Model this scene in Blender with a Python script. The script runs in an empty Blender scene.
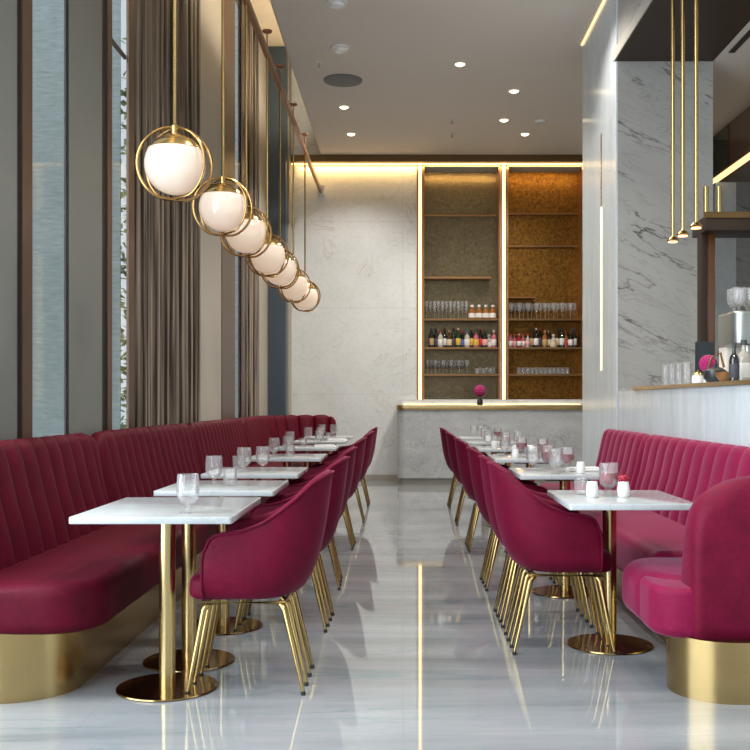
import bpy, bmesh, math, random
from mathutils import Vector, Matrix
random.seed(7)
PI = math.pi
SC = bpy.context.scene
COL = SC.collection
H = 1.2                       # eye height
ORD = ['first', 'second', 'third', 'fourth', 'fifth', 'sixth', 'seventh', 'eighth', 'ninth', 'tenth', 'eleventh',
       'twelfth', 'thirteenth', 'fourteenth', 'fifteenth', 'sixteenth', 'seventeenth', 'eighteenth', 'nineteenth', 'twentieth']

# ------------------------------------------------------------------ materials
def new_mat(name):
    m = bpy.data.materials.new(name); m.use_nodes = True
    nt = m.node_tree; b = nt.nodes['Principled BSDF']
    return m, nt, b

def lin(r, g, b):
    f = lambda c: (c / 255 / 12.92) if c / 255 <= 0.04045 else ((c / 255 + 0.055) / 1.055) ** 2.4
    return (f(r), f(g), f(b), 1)

def pbr(name, col, metal=0.0, rough=0.5, sheen=0.0, coat=0.0, emit=None, es=0.0, sheen_tint=None, spec=None, sheen_rough=0.4):
    m, nt, b = new_mat(name)
    b.inputs['Base Color'].default_value = col
    b.inputs['Metallic'].default_value = metal
    b.inputs['Roughness'].default_value = rough
    b.inputs['Sheen Weight'].default_value = sheen
    b.inputs['Sheen Roughness'].default_value = sheen_rough
    if sheen_tint: b.inputs['Sheen Tint'].default_value = sheen_tint
    b.inputs['Coat Weight'].default_value = coat
    if spec is not None: b.inputs['Specular IOR Level'].default_value = spec
    if emit:
        b.inputs['Emission Color'].default_value = emit
        b.inputs['Emission Strength'].default_value = es
    return m

def coords(nt, scale=(1, 1, 1), rot=(0, 0, 0), kind='Object'):
    tc = nt.nodes.new('ShaderNodeTexCoord'); mp = nt.nodes.new('ShaderNodeMapping')
    mp.inputs['Scale'].default_value = scale; mp.inputs['Rotation'].default_value = rot
    nt.links.new(tc.outputs[kind], mp.inputs['Vector'])
    return mp.outputs['Vector']

def noise(nt, vec, scale, detail=4, rough=0.55, dist=0.0):
    n = nt.nodes.new('ShaderNodeTexNoise')
    n.inputs['Scale'].default_value = scale; n.inputs['Detail'].default_value = detail
    n.inputs['Roughness'].default_value = rough; n.inputs['Distortion'].default_value = dist
    nt.links.new(vec, n.inputs['Vector'])
    return n.outputs['Fac']

def ramp(nt, fac, stops):
    r = nt.nodes.new('ShaderNodeValToRGB'); e = r.color_ramp.elements
    while len(e) < len(stops): e.new(0.5)
    for i, (p, c) in enumerate(stops):
        e[i].position = p; e[i].color = c if len(c) == 4 else (*c, 1)
    nt.links.new(fac, r.inputs['Fac'])
    return r.outputs['Color']

def math_n(nt, op, a, b=None):
    n = nt.nodes.new('ShaderNodeMath'); n.operation = op
    for i, v in enumerate((a, b)):
        if v is None: continue
        if isinstance(v, (int, float)): n.inputs[i].default_value = v
        else: nt.links.new(v, n.inputs[i])
    return n.outputs[0]

def mixc(nt, fac, a, b, mode='MIX'):
    n = nt.nodes.new('ShaderNodeMix'); n.data_type = 'RGBA'; n.blend_type = mode
    for s, v in ((0, fac), (6, a), (7, b)):
        if isinstance(v, (int, float)): n.inputs[s].default_value = v
        elif isinstance(v, tuple): n.inputs[s].default_value = v if len(v) == 4 else (*v, 1)
        else: nt.links.new(v, n.inputs[s])
    return n.outputs[2]

def bump(nt, b, h, strength=0.2, dist=0.01):
    n = nt.nodes.new('ShaderNodeBump'); n.inputs['Strength'].default_value = strength
    n.inputs['Distance'].default_value = dist
    nt.links.new(h, n.inputs['Height']); nt.links.new(n.outputs['Normal'], b.inputs['Normal'])

def vein(nt, vec, scale, width, dist=1.2, detail=6):
    n = noise(nt, vec, scale, detail, 0.6, dist)
    d = math_n(nt, 'ABSOLUTE', math_n(nt, 'SUBTRACT', n, 0.5))
    return ramp(nt, d, [(0.0, (1, 1, 1)), (width, (0, 0, 0))])

def marble(name, base, alt, veincol, scale=1.2, width=0.02, amt=0.5, rough=0.15, map_scale=(1, 1, 1), rot=(0, 0, 0),
           fine=0.0, seam=None, mottle=1.0, vd=1.2, prerot=None):
    m, nt, b = new_mat(name)
    v = coords(nt, map_scale, rot)
    if prerot:                                   # turn first, stretch afterwards: slanting veins
        mp = nt.nodes.new('ShaderNodeMapping'); mp.inputs['Scale'].default_value = map_scale
        nt.links.new(coords(nt, (1, 1, 1), prerot), mp.inputs['Vector']); v = mp.outputs['Vector']
    c = mixc(nt, ramp(nt, noise(nt, v, scale * 0.8 * mottle, 5, 0.6, 0.4), [(0.3, (0, 0, 0)), (0.7, (1, 1, 1))]), base, alt)
    mask = math_n(nt, 'MULTIPLY', vein(nt, v, scale, width, vd), ramp(nt, noise(nt, v, scale * 0.7, 2), [(0.42, (0, 0, 0)), (0.6, (1, 1, 1))]))
    c = mixc(nt, math_n(nt, 'MULTIPLY', mask, amt), c, veincol)
    if fine:
        c = mixc(nt, math_n(nt, 'MULTIPLY', vein(nt, v, scale * 3.7, width * 1.3), fine), c, veincol)
    if seam:
        br = nt.nodes.new('ShaderNodeTexBrick'); br.offset = seam[3]
        br.inputs['Scale'].default_value = 1.0; br.inputs['Mortar Size'].default_value = seam[2]
        br.inputs['Brick Width'].default_value = seam[0]; br.inputs['Row Height'].default_value = seam[1]
        nt.links.new(coords(nt, (1, 1, 1), seam[4] if len(seam) > 4 else (0, 0, 0)), br.inputs['Vector'])
        c = mixc(nt, math_n(nt, 'MULTIPLY', br.outputs['Fac'], 0.22), c, (0.25, 0.24, 0.23, 1))
    nt.links.new(c, b.inputs['Base Color'])
    b.inputs['Roughness'].default_value = rough
    return m

def velvet(name, dark, light, sheen=0.35, tint=(1, 0.25, 0.55, 1), rough=0.6):
    m, nt, b = new_mat(name)
    v = coords(nt)
    n1 = noise(nt, v, 9, 4, 0.6, 0.6); n2 = noise(nt, v, 60, 3, 0.6)
    f = ramp(nt, math_n(nt, 'ADD', math_n(nt, 'MULTIPLY', n1, 0.6), math_n(nt, 'MULTIPLY', n2, 0.4)), [(0.22, (0, 0, 0)), (0.80, (1, 1, 1))])
    nt.links.new(mixc(nt, f, dark, light), b.inputs['Base Color'])
    b.inputs['Roughness'].default_value = rough
    b.inputs['Specular IOR Level'].default_value = 0.15
    b.inputs['Sheen Weight'].default_value = sheen; b.inputs['Sheen Roughness'].default_value = 0.35
    b.inputs['Sheen Tint'].default_value = tint
    bump(nt, b, noise(nt, v, 220, 2), 0.12, 0.003)
    return m

def thin_glass(name, tint=(0.96, 0.98, 0.98, 1), rough=0.0, refl=0.9, body=0.0, bodycol=(0.8, 0.85, 0.85, 1), blend=0.25):
    m = bpy.data.materials.new(name); m.use_nodes = True; nt = m.node_tree; nt.nodes.clear()
    o = nt.nodes.new('ShaderNodeOutputMaterial'); t = nt.nodes.new('ShaderNodeBsdfTransparent'); g = nt.nodes.new('ShaderNodeBsdfGlossy')
    lw = nt.nodes.new('ShaderNodeLayerWeight'); lw.inputs['Blend'].default_value = blend
    mx = nt.nodes.new('ShaderNodeMixShader')
    t.inputs['Color'].default_value = tint; g.inputs['Roughness'].default_value = rough
    f = math_n(nt, 'MULTIPLY', lw.outputs['Fresnel'], refl)
    nt.links.new(f, mx.inputs[0]); nt.links.new(t.outputs[0], mx.inputs[1]); nt.links.new(g.outputs[0], mx.inputs[2])
    out = mx.outputs[0]
    if body:
        d = nt.nodes.new('ShaderNodeBsdfDiffuse'); d.inputs['Color'].default_value = bodycol
        m2 = nt.nodes.new('ShaderNodeMixShader'); m2.inputs[0].default_value = body
        nt.links.new(out, m2.inputs[1]); nt.links.new(d.outputs[0], m2.inputs[2]); out = m2.outputs[0]
    nt.links.new(out, o.inputs['Surface'])
    return m

def brushed(name, col, rough=0.28, stretch=(1, 1, 60)):
    m, nt, b = new_mat(name)
    b.inputs['Metallic'].default_value = 1.0
    n = noise(nt, coords(nt, stretch), 6, 3)
    nt.links.new(mixc(nt, n, tuple(c * 0.82 for c in col[:3]) + (1,), col), b.inputs['Base Color'])
    b.inputs['Roughness'].default_value = rough
    return m

M = {}
M['velvet'] = velvet('magenta_velvet', (0.075, 0.001, 0.011, 1), (0.175, 0.0025, 0.029, 1), 0.15, (1, 0.4, 0.7, 1))
M['velvet_lit'] = velvet('lit_velvet', (0.14, 0.003, 0.028, 1), (0.25, 0.007, 0.055, 1), 0.28, (1, 0.5, 0.75, 1))  # same velvet made paler and sheenier: window light put into the colour
M['velvet_deep'] = velvet('crimson_velvet', (0.05, 0.0005, 0.006, 1), (0.12, 0.0012, 0.017, 1), 0.0, (1, 0.4, 0.7, 1))
M['brass'] = pbr('polished_brass', (0.62, 0.43, 0.17, 1), 1, 0.2)
M['hoop'] = pbr('hoop_bronze_brass', (0.40, 0.24, 0.09, 1), 1, 0.22)
M['base'] = pbr('plate_bronze_brass', (0.34, 0.23, 0.10, 1), 1, 0.16)
M['brass_leg'] = pbr('leg_brass', (0.42, 0.30, 0.125, 1), 1, 0.25)
M['brushed'] = brushed('brushed_brass', (0.66, 0.50, 0.24, 1), 0.24, (40, 40, 1))
M['bronze'] = pbr('dark_bronze', (0.032, 0.014, 0.005, 1), 0.1, 0.5)
M['bronze_mid'] = pbr('bronze_trim', (0.30, 0.17, 0.075, 1), 0.8, 0.3)
M['copper'] = pbr('copper_trim', (0.42, 0.21, 0.09, 1), 0.85, 0.3)
M['black'] = pbr('black', (0.008, 0.008, 0.009, 1), 0, 0.5)
M['rubber'] = pbr('rubber', (0.02, 0.02, 0.02, 1), 0, 0.6)
M['plinth'] = brushed('plinth_brass', (0.50, 0.36, 0.16, 1), 0.26, (40, 40, 1))
M['floor'] = marble('floor_marble', (0.20, 0.212, 0.222, 1), (0.36, 0.375, 0.388, 1), (0.08, 0.20, 0.22, 1), 1.0, 0.02, 0.5, 0.035,
                    (0.45, 3.2, 1), (0, 0, 0.1), 0.14, (1.2, 1.2, 0.004, 0.0))
M['table_marble'] = marble('table_marble', (0.44, 0.475, 0.485, 1), (0.53, 0.555, 0.565, 1), (0.33, 0.35, 0.37, 1), 2.2, 0.03, 0.6, 0.12, (1, 3, 1), (0, 0, 0.4), 0.15)
M['wall_marble'] = marble('wall_marble', (0.64, 0.66, 0.66, 1), (0.73, 0.745, 0.745, 1), (0.42, 0.33, 0.22, 1), 1.5, 0.015, 0.45, 0.3,
                          (1, 1, 1.3), (0, 0.7, 0), 0.28, (6.0, 1.32, 0.005, 0.0, (PI / 2, 0, 0)))
M['counter_marble'] = marble('grey_counter_marble', (0.40, 0.41, 0.42, 1), (0.52, 0.53, 0.53, 1), (0.20, 0.20, 0.20, 1), 2.5, 0.02, 0.5, 0.25, (1, 1, 1.6), (0, 0.8, 0), 0.35)
M['pier_marble'] = marble('veined_pier_marble', (0.33, 0.315, 0.29, 1), (0.40, 0.385, 0.355, 1), (0.04, 0.036, 0.036, 1), 1.1, 0.012, 0.95, 0.3, (0.45, 0.45, 2.0), (0, 0, 0), 0.25, vd=0.35, prerot=(0, -0.42, 0))
M['side_marble'] = marble('pale_grained_stone', (0.56, 0.61, 0.64, 1), (0.68, 0.73, 0.755, 1), (0.42, 0.52, 0.53, 1), 2.0, 0.05, 0.5, 0.16, (1, 3.2, 0.5), (0.12, 0, 0), 0.3)
M['ceiling'] = pbr('taupe_ceiling', lin(222, 213, 202), 0, 0.8)
M['cream'] = pbr('cream_plaster', lin(222, 206, 178), 0, 0.8)
M['greypanel'] = pbr('grey_panel', lin(116, 121, 119), 0.1, 0.45)
M['beigepanel'] = pbr('beige_panel', lin(165, 160, 150), 0, 0.6)
M['bluepier'] = pbr('blue_grey_panel', lin(72, 84, 96), 0.2, 0.4)
M['brownframe'] = pbr('brown_frame', lin(92, 70, 58), 0.4, 0.4)
M['white'] = pbr('white_ceramic', (0.82, 0.82, 0.80, 1), 0, 0.2)
M['napkin'] = pbr('white_linen', (0.80, 0.80, 0.80, 1), 0, 0.8)
M['greyplastic'] = pbr('grey_grille', lin(112, 114, 116), 0, 0.6)
M['cove'] = pbr('cove_bronze', lin(112, 84, 46), 0.3, 0.45)
M['led'] = pbr('led_strip', (1, 0.9, 0.7, 1), 0, 0.5, emit=(1.0, 0.64, 0.20, 1), es=4.2)
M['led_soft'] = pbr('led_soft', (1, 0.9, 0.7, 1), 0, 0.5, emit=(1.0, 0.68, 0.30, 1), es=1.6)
M['down'] = pbr('downlight_lens', (1, 0.9, 0.7, 1), 0, 0.5, emit=(1.0, 0.80, 0.5, 1), es=6.0)
M['opal'] = pbr('opal_glass', (0.55, 0.5, 0.45, 1), 0, 0.12, emit=(1.0, 0.70, 0.47, 1), es=0.50, coat=0.5)
M['glass'] = thin_glass('clear_glass', (0.985, 0.99, 0.99, 1), 0.02, 0.6, 0.085, (1.0, 0.97, 0.97, 1), blend=0.3)
M['wine'] = pbr('red_drink', (0.32, 0.004, 0.025, 1), 0, 0.1)
M['pane'] = thin_glass('window_glass', (0.93, 0.96, 0.98, 1), 0.05, 0.06)
M['ivory_pane'] = thin_glass('glazed_panel', (0.8, 0.85, 0.85, 1), 0.02, 0.6)
M['magenta'] = pbr('magenta_petal', (0.38, 0.006, 0.13, 1), 0, 0.6, sheen=0.3)
M['leaf'] = pbr('dark_leaf', (0.02, 0.04, 0.015, 1), 0, 0.5)
M['steel'] = pbr('brushed_steel', (0.38, 0.41, 0.39, 1), 0.9, 0.35)
M['darksteel'] = pbr('dark_machine', (0.03, 0.035, 0.04, 1), 0.2, 0.3)
M['amber'] = pbr('amber_glass', (0.28, 0.09, 0.015, 1), 0, 0.1, coat=0.5)
M['wood'] = pbr('brown_veneer', lin(96, 58, 30), 0, 0.3, coat=0.5)
M['paper'] = pbr('label_paper', (0.72, 0.66, 0.56, 1), 0, 0.6)

def gold_leaf(name, a, bcol, rough, metal, sc):
    m, nt, b = new_mat(name); v = coords(nt)
    f = ramp(nt, noise(nt, v, sc, 7, 0.7, 0.8), [(0.35, (0, 0, 0)), (0.62, (1, 1, 1))])
    nt.links.new(mixc(nt, f, a, bcol), b.inputs['Base Color'])
    b.inputs['Metallic'].default_value = metal; b.inputs['Roughness'].default_value = rough
    bump(nt, b, noise(nt, v, sc * 1.5, 5), 0.25, 0.01)
    return m
M['gold'] = gold_leaf('gold_leaf_panel', (0.10, 0.042, 0.006, 1), (0.34, 0.16, 0.025, 1), 0.38, 0.75, 22)
M['bronze_mirror'] = gold_leaf('antique_mirror_panel', (0.13, 0.10, 0.05, 1), (0.24, 0.19, 0.11, 1), 0.25, 0.7, 20)
# exterior stone cladding
m, nt, b = new_mat('exterior_stone'); v = coords(nt, (1, 1, 6))
c = mixc(nt, ramp(nt, noise(nt, v, 5, 6, 0.7), [(0.3, (0, 0, 0)), (0.7, (1, 1, 1))]), (0.42, 0.48, 0.48, 1), (0.70, 0.76, 0.755, 1))
nt.links.new(c, b.inputs['Base Color']); b.inputs['Roughness'].default_value = 0.8; M['stone'] = m
m, nt, b = new_mat('outside_foliage')
nt.links.new(ramp(nt, noise(nt, coords(nt), 5, 4), [(0.35, (0.10, 0.16, 0.04)), (0.6, (0.36, 0.45, 0.16))]), b.inputs['Base Color']); M['foliage'] = m
# pleated drape
m, nt, b = new_mat('taupe_drape'); v = coords(nt, (1, 1, 0.02))
nt.links.new(ramp(nt, noise(nt, v, 34, 2), [(0.42, lin(52, 40, 30)), (0.58, lin(132, 118, 102))]), b.inputs['Base Color'])
b.inputs['Roughness'].default_value = 0.7; b.inputs['Sheen Weight'].default_value = 0.15; M['drape'] = m

# ------------------------------------------------------------------ mesh helpers
class MB:
    def __init__(s): s.v = []; s.f = []; s.m = []; s.cur = 0
    def add(s, vs, fs):
        o = len(s.v); s.v += [tuple(p) for p in vs]
        for f in fs: s.f.append(tuple(i + o for i in f)); s.m.append(s.cur)
        return s
    def box(s, x0, x1, y0, y1, z0, z1):
        return s.add([(x0, y0, z0), (x1, y0, z0), (x1, y1, z0), (x0, y1, z0), (x0, y0, z1), (x1, y0, z1), (x1, y1, z1), (x0, y1, z1)],
                     [(3, 2, 1, 0), (4, 5, 6, 7), (0, 1, 5, 4), (1, 2, 6, 5), (2, 3, 7, 6), (3, 0, 4, 7)])
    def rings(s, rings, cap0=True, cap1=True, closed=True):
        n = len(rings[0]); vs = [p for r in rings for p in r]; fs = []
        for k in range(len(rings) - 1):
            for i in range(n if closed else n - 1):
                j = (i + 1) % n
                fs.append((k * n + i, k * n + j, (k + 1) * n + j, (k + 1) * n + i))
        if cap0: fs.append(tuple(reversed(range(n))))
        if cap1: fs.append(tuple((len(rings) - 1) * n + i for i in range(n)))
        return s.add(vs, fs)
    def lathe(s, prof, seg=24, c=(0, 0, 0)):
        rs = [[(c[0] + max(r, 1e-4) * math.cos(2 * PI * i / seg), c[1] + max(r, 1e-4) * math.sin(2 * PI * i / seg), c[2] + z) for i in range(seg)] for r, z in prof]
        return s.rings(rs)
    def tube(s, pts, r, seg=10, closed=False, cap=True):
        pts = [Vector(p) for p in pts]; n = len(pts); rings = []
        rr = r if isinstance(r, (list, tuple)) else [r] * n
        up = Vector((0, 0, 1)); prev = None
        for i in range(n):
            if closed: t = pts[(i + 1) % n] - pts[i - 1]
            else: t = pts[min(i + 1, n - 1)] - pts[max(i - 1, 0)]
            t.normalize()
            if prev is None:
                a = t.cross(up)
                if a.length < 1e-3: a = t.cross(Vector((1, 0, 0)))
            else: a = prev - t * prev.dot(t)
            a.normalize(); prev = a; bb = t.cross(a)
            rings.append([pts[i] + (a * math.cos(2 * PI * k / seg) + bb * math.sin(2 * PI * k / seg)) * rr[i] for k in range(seg)])
        if closed: rings.append(rings[0]); return s.rings(rings, False, False)
        return s.rings(rings, cap, cap)
    def slab(s, outline, z0, z1, rb=0.0, rt=0.0, n=4, crown=0.0):
        """extruded plan outline (counter-clockwise) with rounded bottom and top edges"""
        P = [Vector((p[0], p[1])) for p in outline]; k = len(P); N = []
        for i in range(k):
            e1 = (P[i] - P[i - 1]); e2 = (P[(i + 1) % k] - P[i])
            n1 = Vector((e1.y, -e1.x)); n2 = Vector((e2.y, -e2.x))
            if n1.length > 1e-9: n1.normalize()
            if n2.length > 1e-9: n2.normalize()
            a = n1 + n2
            if a.length < 1e-6: a = n1
            a.normalize(); d = max(0.5, a.dot(n1)); N.append(a / d)
        def ring(ins, z): return [(P[i].x - N[i].x * ins, P[i].y - N[i].y * ins, z) for i in range(k)]
        R = []
        if rb > 0:
            for j in range(n + 1):
                a = PI / 2 * j / n; R.append(ring(rb * (1 - math.sin(a)), z0 + rb * (1 - math.cos(a))))
        else: R.append(ring(0, z0))
        if rt > 0:
            for j in range(n + 1):
                a = PI / 2 * j / n; R.append(ring(rt * (1 - math.cos(a)), z1 - rt * (1 - math.sin(a))))
        else: R.append(ring(0, z1))
        return s.rings(R)
    def sphere(s, c, r, seg=24, rings=14, a0=0.0, a1=PI, sq=1.0):
        pr = [(r * math.sin(a0 + (a1 - a0) * i / rings), -r * sq * math.cos(a0 + (a1 - a0) * i / rings)) for i in range(rings + 1)]
        return s.lathe(pr, seg, c)
    def build(s, name, mat, parent=None, smooth=True, loc=(0, 0, 0), bevel=0.0, angle=40, subsurf=0):
        me = bpy.data.meshes.new(name); me.from_pydata(s.v, [], s.f)
        mats = mat if isinstance(mat, list) else [mat]
        for q in mats: me.materials.append(q)
        for p, mi in zip(me.polygons, s.m): p.material_index = mi
        bm = bmesh.new(); bm.from_mesh(me); bmesh.ops.recalc_face_normals(bm, faces=bm.faces)
        if bevel > 0:
            ed = [e for e in bm.edges if len(e.link_faces) == 2 and e.calc_face_angle(0) > 0.6]
            bmesh.ops.bevel(bm, geom=ed, offset=bevel, segments=2, affect='EDGES', profile=0.5)
        bm.to_mesh(me); bm.free()
        if smooth:
            me.polygons.foreach_set('use_smooth', [True] * len(me.polygons))
            me.set_sharp_from_angle(angle=math.radians(angle))
        o = bpy.data.objects.new(name, me); COL.objects.link(o); o.location = loc
        if parent is not None: o.parent = parent
        if subsurf:
            md = o.modifiers.new('Subsurf', 'SUBSURF'); md.levels = subsurf; md.render_levels = subsurf
        return o

def tag(o, label, cat, group=None):
    o['label'] = label; o['category'] = cat
    if group: o['group'] = group
    return o
def thing(name, label, cat, loc=(0, 0, 0), rotz=0, group=None):
    o = bpy.data.objects.new(name, None); COL.objects.link(o); o.empty_display_size = 0.1
    o.location = loc; o.rotation_euler = (0, 0, rotz)
    return tag(o, label, cat, group)
def struct(o): o['kind'] = 'structure'; return o
def dup(root, loc, rotz, label, group=None):
    r = root.copy(); COL.objects.link(r); r.location = loc; r.rotation_euler = (0, 0, rotz); r['label'] = label
    if group: r['group'] = group
    for ch in list(root.children):
        c = ch.copy(); COL.objects.link(c); c.parent = r
        for g in list(ch.children):
            d = g.copy(); COL.objects.link(d); d.parent = c
    return r
def rrect(x0, x1, y0, y1, r, n=6):
    rs = r if isinstance(r, (list, tuple)) else [r] * 4     # corners: (x1,y0) (x1,y1) (x0,y1) (x0,y0)
    out = []
    for (cx, cy, a0), q in zip(((x1, y0, -PI / 2), (x1, y1, 0), (x0, y1, PI / 2), (x0, y0, PI)), rs):
        ccx = cx - q if cx == x1 else cx + q; ccy = cy - q if cy == y1 else cy + q
        if q < 1e-4: out.append((cx, cy)); continue
        for i in range(n + 1):
            a = a0 + PI / 2 * i / n; out.append((ccx + q * math.cos(a), ccy + q * math.sin(a)))
    return out

# ------------------------------------------------------------------ the room
YB = 15.3           # back wall
ZC = 4.95           # main ceiling
XW = -2.0           # window wall
XR = 1.9            # bar front / pier plane
def wy(px): return 2.0 / ((403 - px) / 1000)          # depth on the window wall

struct(MB().box(-2.2, 6.2, -3.0, 16.2, -0.1, 0).build('floor', M['floor'], smooth=False))
c = MB().box(-1.23, XR, -3.0, YB, ZC, ZC + 0.1); c.box(XR, 6.2, 10.52, YB, ZC, ZC + 0.1)
struct(c.build('ceiling', M['ceiling'], smooth=False))
struct(MB().box(-1.25, -1.23, -3, YB, ZC + 0.02, 6.45).build('trim_1', M['cream'], smooth=False))          # side of the raised window slot
struct(MB().box(-2.2, -1.23, -3, YB, 6.45, 6.5).build('ceiling_slot', M['cream'], smooth=False))
# back wall with two lit niches
nl0, nl1, nr0, nr1 = 0.305, 1.485, 1.595, 2.76
NZ0, NZ1 = 1.24, 4.80
wb = MB()
wb.box(-2.2, nl0, YB, YB + 0.5, 0, 6.5); wb.box(nl1, nr0, YB, YB + 0.5, 0, 6.5); wb.box(nr1, 6.2, YB, YB + 0.5, 0, 6.5)
wb.box(nl0, nl1, YB, YB + 0.5, 0, NZ0); wb.box(nr0, nr1, YB, YB + 0.5, 0, NZ0)
wb.box(nl0, nl1, YB, YB + 0.5, NZ1, 6.5); wb.box(nr0, nr1, YB, YB + 0.5, NZ1, 6.5)
struct(wb.build('wall_back', M['wall_marble'], smooth=False))
struct(MB().box(-2.0, 3.0, YB - 0.012, YB - 0.001, 0, 0.09).build('baseboard_back', M['beigepanel'], smooth=False))
# bronze cove band under the ceiling with its LED
struct(MB().box(-1.72, 3.0, YB - 0.14, YB - 0.001, 4.845, ZC - 0.001).build('trim_2', M['cove'], smooth=False))
cl = tag(MB().box(-1.7, 2.95, YB - 0.035, YB - 0.012, 4.826, 4.844).build('cove_light', M['led'], smooth=False),
         'long warm light strip under the bronze band along the top of the back wall', 'light strip')
# corner pier by the last curtain, blue-grey
struct(MB().box(XW, -1.73, 14.75, YB - 0.001, 0, 6.44).build('trim_3', M['bluepier'], smooth=False))
struct(MB().box(-1.73, -1.705, 14.98, YB - 0.001, 0, 6.44).build('trim_4', M['beigepanel'], smooth=False))

# window wall ------------------------------------------------------
def wallbox(name, p0, p1, mat, x1=XW, x0=XW - 0.012, y0=None, y1=None):
    a = wy(p0) if y0 is None else y0; b_ = wy(p1) if y1 is None else y1
    return struct(MB().box(x0, x1, a, b_, 0, 6.44).build(name, mat, smooth=False))
wallbox('wall_left', -8, 17, M['greypanel'], XW)
wallbox('trim_5', 17, 21, M['black'], XW - 0.004)
wallbox('trim_6', 21, 31, M['brownframe'], XW + 0.008)
wallbox('trim_7', 66, 69, M['black'], XW - 0.003)
wallbox('wall_left_panel', 69, 102, M['greypanel'], XW)
wallbox('trim_8', 102, 106.5, M['black'], XW - 0.003)
wallbox('trim_9', 106.5, 111, M['brownframe'], XW + 0.008)
wallbox('trim_10', 128, 134, M['brownframe'], XW + 0.004)
wallbox('wall_left_beige', 200, 221, M['beigepanel'], XW + 0.004)
wallbox('wall_left_brown', 221, 234, M['brownframe'], XW + 0.012)
wallbox('trim_11', 242, 245, M['brownframe'], XW + 0.004)
wallbox('wall_left_end', 259, 269.2, M['beigepanel'], XW + 0.004)
struct(MB().box(XW - 0.09, XW - 0.075, 7.75, wy(201), 0, 6.44).build('wall_left_drape', M['brownframe'], smooth=False))
struct(MB().box(XW - 0.09, XW - 0.075, wy(245), wy(260), 0, 6.44).build('wall_left_drape.001', M['brownframe'], smooth=False))
def window(name, y0, y1, rails=()):
    f = MB(); f.box(XW - 0.012, XW - 0.003, y0, y1, 0, 0.12); f.box(XW - 0.012, XW - 0.003, y0, y1, 6.3, 6.44)
    for z in rails: f.box(XW - 0.03, XW - 0.013, y0, y1, z, z + 0.03)
    o = struct(f.build(name, M['brownframe'], smooth=False))
    MB().box(XW - 0.012, XW - 0.006, y0 + 0.001, y1 - 0.001, 0.12, 6.3).build('window_pane', M['pane'], o, smooth=False)
window('window_1', -3.0, wy(-8))
window('window_2', wy(31), wy(66))
window('window_3', wy(111), wy(128), (3.69,))
window('window_4', wy(234), wy(242))
# outside: cladded neighbour wall, trees, ground
struct(MB().box(-9, -3.68, 13.0, 13.04, -1, 9).build('wall_outside', M['stone'], smooth=False))
struct(MB().box(-3.0, -2.25, 17.5, 17.8, -1, 9).build('wall_outside.001', M['stone'], smooth=False))
struct(MB().box(-40, -2.21, -10, 40, -1.05, -1).build('ground_outside', M['stone'], smooth=False))
def tree(x, y, label):
    t = thing('street_tree', label, 'tree', (x, y, -1), 0, 'trees outside the window')
    MB().tube([(0, 0, 0), (0.05, 0, 1.6), (0, 0.02, 3.4)], [0.13, 0.1, 0.05]).build('trunk', M['brownframe'], t)
    f = MB()
    for i in range(900):
        a = random.uniform(0, 2 * PI); r = 1.25 * math.sqrt(random.random()); z = random.uniform(1.1, 7.4)
        p = Vector((r * math.cos(a), r * math.sin(a), z)); d = 0.1
        q = Matrix.Rotation(random.uniform(0, PI), 3, Vector((random.random(), random.random(), random.random() + 0.1)).normalized())
        f.add([p + q @ Vector(w) for w in ((-d, 0, 0), (0, -d * 0.5, 0), (d, 0, 0), (0, d * 0.5, 0.02))], [(0, 1, 2, 3)])
    f.build('foliage', M['foliage'], t, smooth=False)
tree(-4.0, 14.9, 'leafy green tree seen through the narrow window beside the drape')
tree(-5.3, 19.5, 'second leafy tree farther off outside the narrow window')

# pleated drapes
def drape(y0, y1, label, n, x=XW - 0.035, amp=0.03):
    pts = []; k = n * 8
    for i in range(k + 1):
        t = i / k; ph = t * n * 2 * PI
        pts.append((x + amp * math.cos(ph) + 0.012 * math.sin(ph * 0.37), y0 + (y1 - y0) * t + 0.2 * (y1 - y0) / n * math.sin(ph * 2) * 0.5))
    front = [[(p[0], p[1], z) for p in pts] for z in (0.02, 2.2, 4.4, 6.38)]
    back = [[(p[0] - 0.006, p[1], z) for p in reversed(pts)] for z in (0.02, 2.2, 4.4, 6.38)]
    o = MB().rings([a + b_ for a, b_ in zip(front, back)]).build('drape', M['drape'])
    return tag(o, label, 'curtain', 'pleated window drapes')
drape(wy(134.2), wy(199.6), 'wide taupe pleated drape hanging between the glass and beige pier', 20)
drape(wy(245.4), wy(258.8), 'narrow taupe pleated drape beside the blue-grey corner pier', 8)

# ------------------------------------------------------------------ right side: bar, pier
struct(MB().box(XR, 2.74, 8.84, 10.5, 0, 6.4).build('wall_right_pier', M['pier_marble'], smooth=False))
struct(MB().box(XR - 0.015, XR - 0.001, 8.84, 10.5, 0, ZC - 0.002).build('wall_right', M['side_marble'], smooth=False))
struct(MB().box(XR, XR + 0.1, -3, 8.84, 4.30, ZC).build('wall_right_upper', M['pier_marble'], smooth=False))
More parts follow.
